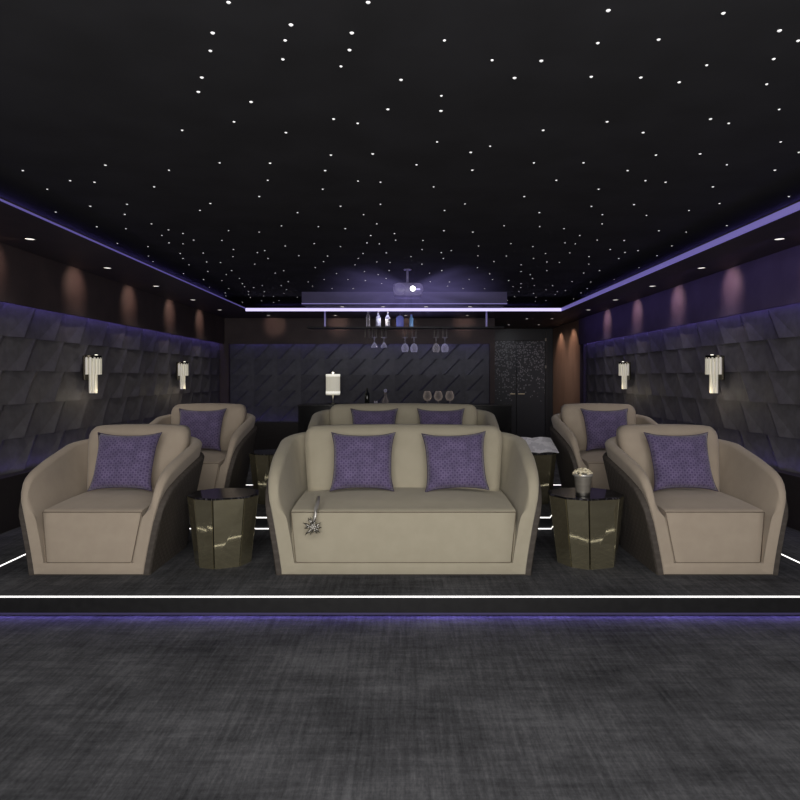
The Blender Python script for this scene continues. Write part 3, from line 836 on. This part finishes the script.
# popcorn bucket
bx, by, bz = 1.303, 4.505, ZP+.5
t = thing('popcorn_bucket', 'metal bucket filled with popcorn on the front right side table', 'bucket', (bx, by, bz)); t.scale = (1, 1, 1.1)
bm = bmesh.new(); lathe(bm, [(0, .002), (.050, 0), (.0515, .003), (.052, .024)], n=32, cap=False); obj('base_ring', bm, M['pewter'], t, smooth=True)
bm = bmesh.new(); lathe(bm, [(0, .006), (.0505, .022), (.0525, .03), (.058, .09), (.064, .136), (.060, .136), (.05, .03), (0, .028)], n=32, cap=False); obj('bucket_wall', bm, M['cup'], t, smooth=True, angle=50)
bm = bmesh.new(); lathe(bm, [(.064, .128), (.069, .130), (.0695, .142), (.066, .146), (.061, .144), (.061, .130)], n=32, cap=False); obj('rim', bm, M['silver'], t, smooth=True)
rnd = random.Random(11); bm = bmesh.new()
for k in range(95):
    r = .066*math.sqrt(rnd.random()); a = rnd.uniform(0, 2*pi); z = .142+.034*(1-(r/.07)**2)+rnd.uniform(-.006, .005)
    for m_ in range(3):
        q = bmesh.ops.create_icosphere(bm, subdivisions=1, radius=rnd.uniform(.0055, .0085))
        o_ = Vector((r*cos(a)+rnd.uniform(-.006, .006), r*sin(a)+rnd.uniform(-.006, .006), z+rnd.uniform(-.004, .004)))
        for v in q['verts']: v.co += o_
tag(obj('popcorn', bm, M['popcorn'], None, (bx, by, bz+.015), smooth=True), 'heap of pale popcorn piled in the metal bucket', 'popcorn', kind='stuff')

# printed sheet propped on the back right table
t = thing('open_magazine', 'open white printed magazine propped up on the back row right side table', 'magazine', (1.35, 6.17, ZQ+.502), radians(2))
def page(bm, x0, x1, L, bow):
    n = 8; top = []; bot = []
    for i in range(n+1):
        u = i/n; x = lerp(x0, x1, u); z = bow*sin(u*pi)
        top.append([bm.verts.new((x, L*j/6, z+.004)) for j in range(7)])
        bot.append([bm.verts.new((x, L*j/6, z)) for j in range(7)])
    for i in range(n):
        for j in range(6):
            bm.faces.new((top[i][j], top[i+1][j], top[i+1][j+1], top[i][j+1])); bm.faces.new((bot[i][j], bot[i][j+1], bot[i+1][j+1], bot[i+1][j]))
        bm.faces.new((top[i][0], bot[i][0], bot[i+1][0], top[i+1][0])); bm.faces.new((top[i][6], top[i+1][6], bot[i+1][6], bot[i][6]))
    for i in (0, n):
        for j in range(6): bm.faces.new((top[i][j], top[i][j+1], bot[i][j+1], bot[i][j]))
for nm, x0, x1 in (('page', -.20, 0.), ('page', 0., .20)):
    bm = bmesh.new(); page(bm, x0, x1, .33, .012)
    o = obj(nm, bm, M['paper'], t, smooth=True, angle=40); o.rotation_euler = (radians(21), 0, 0)
bm = bmesh.new()
vs = [bm.verts.new(p) for p in ((-.1, .08, 0), (.1, .08, 0), (.1, .29, 0), (-.1, .29, 0), (-.1, .28, .104), (.1, .28, .104))]
for f in ((0, 1, 2, 3), (0, 4, 5, 1), (3, 2, 5, 4), (0, 3, 4), (1, 5, 2)): bm.faces.new([vs[i] for i in f])
obj('stand', bm, M['black_metal'], t)

# ------------------------------------------------------------------ wall sconces
def make_sconce():
    t = thing('wall_sconce', '', 'wall light', group='glass rod wall sconces')
    # local: y+ points away from the wall
    bm = bmesh.new(); box(bm, -.115, .115, 0, .02, -.02, .255, bev=.004); obj('backplate', bm, M['bronze_dark'], t)
    bm = bmesh.new(); n = 18; o_ = []; i_ = []
    for s in range(n+1):
        a = pi*s/n
        o_.append((.112*cos(a), .02+.105*sin(a))); i_.append((.098*cos(a), .02+.090*sin(a)))
    V = lambda p, z: bm.verts.new((p[0], p[1], z))
    oo = [V(p, .225) for p in o_]; ot = [V(p, .260) for p in o_]; ii = [V(p, .225) for p in i_]; it = [V(p, .260) for p in i_]
    for s in range(n):
        for r0, r1 in ((oo, ot), (ot, it), (it, ii), (ii, oo)): bm.faces.new((r0[s], r0[s+1], r1[s+1], r1[s]))
    obj('top_band', bm, M['bronze_dark'], t, smooth=True, angle=40)
    for s in range(9):
        a = pi*(s+.5)/9
        bm = bmesh.new(); tube(bm, [(.100*cos(a), .02+.092*sin(a), .045), (.100*cos(a), .02+.092*sin(a), .238)], .0155, 8); obj('upper_glass_rod', bm, M['glassrod'], t, smooth=True, angle=50)
    for s in range(5):
        a = pi*(s+.5)/5
        bm = bmesh.new(); tube(bm, [(.046*cos(a), .03+.046*sin(a), -.165), (.046*cos(a), .03+.046*sin(a), .19)], .0145, 8); obj('lower_glass_rod', bm, M['glassrod'], t, smooth=True, angle=50)
    bm = bmesh.new(); tube(bm, [(-.012, .075, .222), (-.012, .075, .272)], .015, 10); obj('candle_tip', bm, M['glassrod_bright'], t, smooth=True, angle=50)
    bm = bmesh.new(); lathe(bm, [(0, .226), (.094, .228)], c=(0, .02, 0), n=28, cap=False)
    for v in bm.verts: v.co.y = max(v.co.y, .02)
    bm2 = bm; obj('light_diffuser', bm2, M['glassrod_bright'], t)
    return t
sc0 = make_sconce()
XS = 3.57
for k, (sx, D, lab) in enumerate(((-1, 7.02, 'tiered glass rod wall sconce on the left tiled wall, nearer one'), (-1, 9.86, 'tiered glass rod wall sconce on the left tiled wall, farther one'),
                                  (1, 7.02, 'tiered glass rod wall sconce on the right tiled wall, nearer one'), (1, 9.86, 'tiered glass rod wall sconce on the right tiled wall, farther one'))):
    loc = (sx*XS, D, CZ); rz = -pi/2 if sx < 0 else pi/2
    o = sc0 if k == 0 else dup(sc0, loc, rz)
    o.location = loc; o.rotation_euler = (0, 0, rz); o['label'] = lab; o.scale = (1.12, 1.12, 1)
    point('sconce_glow', (sx*(XS-.17), D, CZ-.20), .8, (1, .85, .6), .03)

# ------------------------------------------------------------------ bar
bx0, bx1, by0, by1, bzt = -1.835, 1.885, 10.78, 11.35, 1.035
t = thing('bar_counter', 'black glossy bar counter behind the back row seats', 'bar counter', (0, by0, 0))
bm = bmesh.new(); box(bm, bx0, bx1, .03, by1-by0, 0.05, bzt-.03, bev=.004); obj('body', bm, M['bar_gloss'], t)
bm = bmesh.new(); box(bm, bx0-.01, bx1+.01, 0, by1-by0+.01, bzt-.03, bzt, bev=.004); obj('countertop', bm, M['bar_top'], t)
bm = bmesh.new(); box(bm, bx0+.03, bx1-.03, .06, by1-by0-.03, 0, .05); obj('kick_plinth', bm, M['black_metal'], t)
s_ = 620/11.05
def X(px, D=11.05): return (px-VX)*D/620
def Z(py, D=11.05): return CZ-(py-VY)*D/620
# table lamp
t = thing('table_lamp', 'lit white cylinder table lamp on the left end of the bar', 'lamp', (X(333), 11.05, bzt))
bm = bmesh.new(); lathe(bm, [(0, 0), (.07, 0), (.07, .012), (.06, .02), (.012, .024)], n=24, cap=False); obj('base', bm, M['black_metal'], t, smooth=True, angle=40)
bm = bmesh.new(); tube(bm, [(0, 0, .02), (0, 0, .19)], .011, 10); obj('stem', bm, M['silver'], t, smooth=True)
bm = bmesh.new(); lathe(bm, [(.122, .165), (.125, .165), (.125, .535), (.122, .535)], n=32, cap=False); sh = obj('lamp_shade', bm, M['shade'], t, smooth=True, angle=40)
for z in (.19, .495):
    bm = bmesh.new(); lathe(bm, [(.1255, z), (.1275, z), (.1275, z+.04), (.1255, z+.04)], n=32, cap=False); obj('shade_band', bm, M['shade_band'], sh, smooth=True, angle=40)
bm = bmesh.new(); lathe(bm, [(0, .530), (.118, .532)], n=32, cap=False); obj('shade_cap', bm, M['shade_band'], sh)
bm = bmesh.new(); lathe(bm, [(.008, .53), (.02, .545), (.02, .56), (.008, .575), (0, .577)], n=14); obj('finial', bm, M['shade_band'], t, smooth=True)
point('table_lamp_glow', (X(333), 11.05, bzt+.62), 1.0, (1, .9, .7), .03)

def bottle_bm(r, h, neck, shoulder=.62, n=20):
    bm = bmesh.new()
    lathe(bm, [(0, 0), (r*.95, 0), (r, .008), (r, h*shoulder), (r*.82, h*(shoulder+.08)), (neck, h*(shoulder+.17)), (neck, h*.93), (neck*1.15, h*.935), (neck*1.15, h*.96), (0, h*.96)], n=n, cap=False)
    return bm
def bottle(label, x, y, z, r, h, neck, m, lab_m=None, capm=None, shoulder=.62, group=None):
    t = thing('bottle', label, 'bottle', (x, y, z), 0, group)
    obj('bottle_glass', bottle_bm(r, h, neck, shoulder), m, t, smooth=True, angle=50)
    if lab_m:
        bm = bmesh.new(); lathe(bm, [(r*1.0, h*.10), (r*1.03, h*.10), (r*1.03, h*.52), (r*1.0, h*.52)], n=20, cap=False); obj('paper_label', bm, lab_m, t, smooth=True, angle=40)
    bm = bmesh.new(); lathe(bm, [(neck*1.25, h*.90), (neck*1.25, h), (0, h)], n=14, cap=False); obj('cap', bm, capm or M['cap'], t, smooth=True, angle=40)
    return t
bottle('dark wine bottle on the bar counter beside the table lamp', X(367.3), 11.0, bzt, .042, .29, .014, M['glass_dark'], None, M['black_metal'], group='bottles on the bar counter')
# decanter
t = thing('decanter', 'clear glass decanter with ball stopper on the bar counter', 'decanter', (X(385.5), 11.0, bzt))
bm = bmesh.new(); lathe(bm, [(0, 0), (.05, 0), (.055, .02), (.05, .07), (.025, .13), (.017, .16), (.02, .21), (.026, .215)], n=22, cap=False); obj('decanter_body', bm, M['glass_amber'], t, smooth=True)
bm = bmesh.new(); bmesh.ops.create_icosphere(bm, subdivisions=2, radius=.03)
for v in bm.verts: v.co.z += .243
obj('stopper', bm, M['glass_lit'], t, smooth=True)
bm = bmesh.new(); lathe(bm, [(0, 0), (.024, 0), (.03, .06), (.027, .06), (.021, .006), (0, .006)], n=18, cap=False)
tag(obj('shot_glass', bm, M['glass'], None, (X(376), 10.98, bzt), smooth=True, angle=50), 'tiny shot glass between the dark bottle and the decanter', 'glass')

def wine_profile(h, r, foot):
    return [(0, 0), (foot, 0), (foot, .004), (.006, .010), (.004, h*.42), (.012, h*.46), (r*.75, h*.55), (r, h*.70), (r*.96, h*.84), (r*.80, h), (r*.77, h), (r*.92, h*.84), (r*.96, h*.70), (r*.72, h*.565), (0, h*.48)]
def snifter(label, x):
    t = thing('goblet', label, 'glass', (x, 11.0, bzt), 0, 'goblets on the bar counter')
    bm = bmesh.new(); lathe(bm, [(0, 0), (.045, 0), (.045, .005), (.009, .012), (.007, .055)], n=20, cap=False); obj('foot', bm, M['glass_amber'], t, smooth=True)
    bm = bmesh.new(); lathe(bm, [(.007, .055), (.05, .07), (.075, .115), (.078, .15), (.062, .205), (.045, .235), (.042, .235), (.059, .205), (.074, .15), (.071, .117), (.045, .076), (0, .066)], n=20, cap=False); obj('bowl', bm, M['glass_amber'], t, smooth=True)
for px, w in ((427.3, 'left'), (438.2, 'middle'), (449.5, 'right')):
    snifter('round amber-tinted goblet on the bar counter, %s of three' % w, X(px))

# hanging shelf
t = thing('hanging_shelf', 'long dark shelf hung from the soffit over the bar', 'shelf', (0, 11.05, 0))
zsh = Z(327.3)
bm = bmesh.new(); box(bm, -1.70, 1.77, -.17, .17, zsh-.022, zsh, bev=.003); obj('shelf_board', bm, M['black_metal'], t)
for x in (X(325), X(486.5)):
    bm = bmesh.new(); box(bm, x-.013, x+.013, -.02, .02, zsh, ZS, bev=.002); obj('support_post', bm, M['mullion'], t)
GB = 'bottles on the hanging shelf'
bottle('slim clear bottle on the hanging shelf, leftmost', X(368.2), 11.03, zsh, .036, .285, .013, M['glass'], None, M['glass_lit'], .66, GB)
bottle('white-labelled bottle on the hanging shelf, second from left', X(378.3), 11.03, zsh, .044, .285, .016, M['glass_lit'], M['label'], M['cap'], .58, GB)
bottle('white-labelled bottle on the hanging shelf, third from left', X(387.8), 11.03, zsh, .043, .280, .016, M['glass_lit'], noise_mix(mat('cream_label', (.6, .56, .56, 1), .7), (.32, .29, .29, 1), (.40, .37, .36, 1)), M['cap'], .58, GB)
bottle('wide blue bottle on the hanging shelf, fourth from left', X(400), 11.03, zsh, .066, .225, .026, M['glass_blue'], None, M['bar_top'], .74, GB)
bottle('slender pale blue bottle on the hanging shelf, rightmost', X(411.3), 11.03, zsh, .036, .225, .016, M['glass_cyan'], None, M['glass_blue'], .66, GB)
# glass racks and hanging stemware
zr = Z(338)
def rack(label, xs):
    t = thing('glass_rack', label, 'glass rack', (0, 11.0, 0), 0, 'wire glass racks under the hanging shelf')
    for x in xs:
        for s in (-1, 1):
            bm = bmesh.new(); tube(bm, [(x+s*.034, -.04, zsh-.022), (x+s*.034, -.04, zr+.004), (x+s*.034, .12, zr+.004), (x+s*.034, .12, zsh-.022)], .0042, 6); obj('hanger_wire', bm, M['silver'], t, smooth=True)
def hang_glass(label, x, h, r, m):
    t = thing('stemmed_glass', label, 'glass', (x, 11.0, zr+.012), 0, 'stemmed glasses hanging upside down under the shelf')
    bm = bmesh.new(); lathe(bm, [(0, 0), (.055, 0), (.055, -.004), (.008, -.010), (.005, -h*.40)], n=20, cap=False); obj('foot', bm, m, t, smooth=True)
    if r > .06: pr = [(.005, -h*.40), (r*.6, -h*.48), (r, -h*.68), (r*.95, -h*.85), (r*.78, -h), (r*.75, -h), (r*.9, -h*.85), (r*.95, -h*.68), (r*.55, -h*.50), (0, -h*.43)]
    else: pr = [(.005, -h*.40), (.015, -h*.5), (r, -h*.9), (r, -h), (r*.94, -h), (r*.92, -h*.9), (0, -h*.5)]
    bm = bmesh.new(); lathe(bm, pr, n=20, cap=False); obj('bowl', bm, m, t, smooth=True)
rack('wire glass rack under the shelf with a pair of flared glasses, leftmost', (X(374.5), X(384)))
rack('wire glass rack under the shelf with a pair of round glasses, middle', (X(405), X(414)))
rack('wire glass rack under the shelf with a pair of round glasses, rightmost', (X(436), X(444.7)))
rack('empty wire glass hanger under the shelf, far left of the glasses', (X(367.3),))
hang_glass('flared glass hanging from the leftmost rack, left one', X(374.5), .185, .058, M['glass_lit'])
hang_glass('flared glass hanging from the leftmost rack, right one', X(384), .185, .058, M['glass_lit'])
hang_glass('round wine glass hanging from the middle rack, left one', X(405), .265, .066, M['glass_lit'])
hang_glass('round wine glass hanging from the middle rack, right one', X(414), .265, .066, M['glass_lit'])
hang_glass('round wine glass hanging from the rightmost rack, left one', X(436), .265, .066, M['glass'])
hang_glass('round wine glass hanging from the rightmost rack, right one', X(444.7), .265, .068, M['glass_lit'])

# ------------------------------------------------------------------ double door in the recess
dm = bpy.data.objects.new('door_1', None); COL.objects.link(dm); dm.location = (0, YD, 0); dm['kind'] = 'structure'
XD = lambda px: (px-VX)*YD/620
dx0, dx1, dxm = XD(494), XD(544.5), XD(516)
for a, b in ((dx0, dxm-.006), (dxm+.006, dx1)):
    bm = bmesh.new(); box(bm, a, b, -.05, -.005, .01, 2.39, bev=.004); obj('door_leaf', bm, M['door'], dm)
bm = bmesh.new()
box(bm, dx1+.005, dx1+.075, -.07, 0, 0, 2.66, bev=.004); box(bm, dx0-.01, dx1+.005, -.06, 0, 2.40, 2.44, bev=.003); box(bm, dx0-.01, dx1+.005, -.03, 0, 2.44, 2.66)
obj('door_frame', bm, M['door_frame'], dm)
for x0, x1 in ((XD(509.5), XD(514.5)), (XD(517.5), XD(524))):
    bm = bmesh.new(); tube(bm, [(x0, -.085, 1.125), (x1, -.085, 1.125)], .010, 8); tube(bm, [((x0+x1)/2, -.085, 1.125), ((x0+x1)/2, -.045, 1.125)], .009, 8); obj('door_handle', bm, M['gold'], dm, smooth=True)
for z in (2.42, 1.77):
    bm = bmesh.new(); box(bm, dx1-.005, dx1+.03, -.082, -.05, z-.035, z+.035, bev=.004); obj('hinge', bm, M['pewter'], dm)

# ------------------------------------------------------------------ star ceiling
def crop(ox, oy, sc, pts): return [(ox+a/sc, oy+b/sc) for a, b in pts]
ST = []
ST += crop(140, 210, 8, [(92,110),(175,202),(232,262),(344,270),(430,240),(655,243),(708,164),(748,315),(744,372),(64,292),(68,368),(104,412),(108,460),(322,347),(344,387),(392,438),(348,508),(312,555),(505,343),(533,415),(644,419),(543,491),(508,555),(690,516),(733,484),(655,563),(796,547),(555,618),(710,628),(682,663),(688,687),(668,710),(480,2),(228,158),(344,187)])
ST += crop(230, 210, 8, [(540,20),(412,126),(234,176),(707,132),(442,287),(674,268),(278,324),(219,340),(304,387),(551,365),(780,367),(748,412),(198,432),(682,460),(430,484),(362,504),(80,547),(100,588),(116,612),(190,619),(258,604),(466,572),(409,604),(626,575),(753,555),(660,608),(148,653),(148,676),(163,700),(276,652),(269,688),(252,725),(100,737),(452,637),(432,667),(578,652),(348,691),(392,723),(350,740),(420,756),(308,764),(200,764),(538,697)])
ST += crop(320, 210, 8, [(349,36),(202,148),(454,110),(406,203),(376,262),(475,270),(605,240),(596,188),(164,292),(344,347),(306,387),(280,438),(455,415),(531,342),(560,419),(728,372),(553,484),(466,516),(356,491),(132,508),(224,555),(363,563),(529,547),(494,588),(96,628),(264,628)])
ST += crop(410, 210, 8, [(276,3),(271,165),(503,176),(753,125),(104,243),(96,316),(331,324),(250,340),(267,387),(548,287),(543,365),(771,367),(672,412),(95,432),(254,484),(540,460),(156,504),(162,572),(316,575),(473,555),(637,510),(660,555),(790,563),(300,608),(424,628),(597,628),(780,723)])
ST += crop(500, 210, 8, [(315,20),(317,132),(512,148),(638,203),(88,268),(263,292),(520,262),(603,270),(778,240),(364,347),(268,387),(558,342),(375,415),(712,372),(711,432),(475,419),(168,438),(168,491),(375,484),(242,516),(260,547),(168,588),(165,619),(104,612),(274,604),(152,652),(116,691),(420,604),(368,637),(459,652),(268,667),(288,697),(282,730),(367,723),(442,675),(524,644),(576,572),(669,503),(726,575),(697,628),(648,663),(588,711),(712,687),(796,484),(236,771),(348,771),(480,764)])
ST += crop(590, 190, 8, [(12,130),(352,116),(99,196),(97,270),(58,400),(274,403),(162,475),(280,499),(230,547),(384,484),(551,325),(770,336),(655,446),(536,524),(596,572),(392,620),(79,643),(193,715),(420,667),(792,163),(452,202)])
ST += crop(0, 0, 2.581, [(590,6),(549,85),(543,131),(521,200),(512,237),(648,263),(604,314),(470,336),(567,420),(691,465),(436,439),(398,482),(669,507),(272,426),(59,440),(181,466),(244,470),(122,488),(328,527),(233,532),(322,553),(543,525),(515,543),(144,547),(325,590),(250,585),(150,581),(303,628)])
ST += crop(260, 0, 2.581, [(279,6),(80,64),(65,104),(59,153),(237,85),(231,129),(209,171),(476,104),(599,155),(657,201),(364,206),(468,247),(330,282),(467,286),(190,307),(252,318),(67,342),(457,366),(594,377),(544,393),(26,421),(183,400),(291,397),(404,425),(168,440),(548,439),(20,465),(253,467),(311,470),(162,488),(448,482),(682,507),(311,527),(208,532),(529,526),(476,543),(267,553)])
ST += crop(530, 0, 2.581, [(202,27),(175,111),(332,102),(499,34),(644,79),(692,105),(29,157),(158,198),(286,200),(385,212),(456,168),(629,152),(611,217),(643,282),(466,307),(513,318),(199,314),(292,342),(34,336),(10,420),(138,420),(325,400),(439,397),(508,425),(252,440),(647,366),(694,393),(632,439),(68,465),(298,466),(350,470),(472,482),(177,488),(267,527),(158,532),(187,553),(489,525),(411,543),(668,507),(650,547),(508,582),(404,599),(333,595),(366,633)])
keep = []
for p in ST:
    if all((p[0]-q[0])**2+(p[1]-q[1])**2 > 6 for q in keep): keep.append(p)
bm = bmesh.new(); lathe(bm, [(0, -.004), (.006, -.0035), (.0095, 0)], n=12, cap=False)
star = None
for (px, py) in keep:
    H = ZC-CZ
    D = H*F/(VY-py); x = (px-VX)*D/F
    if abs(x) > .01 and (VY-py)/abs(px-VX) < .462: continue       # behind the cove lip
    if D > 9.85 and abs(x) < 1.72: continue
    if D > 11.5: continue
    if star is None:
        star = obj('star_light', bm, M['star'], None, (x, D, ZC)); o = star
        tag(o, 'tiny white star point light set in the black ceiling', 'star light', 'star points in the black ceiling')
    else:
        o = star.copy(); COL.objects.link(o); o.location = (x, D, ZC)
    k = random.uniform(.66, .98); o.scale = (k, k, 1)

# ------------------------------------------------------------------ world
w = bpy.data.worlds.new('world'); S.world = w; w.use_nodes = True
w.node_tree.nodes['Background'].inputs[0].default_value = (.01, .01, .012, 1)
w.node_tree.nodes['Background'].inputs[1].default_value = 1.
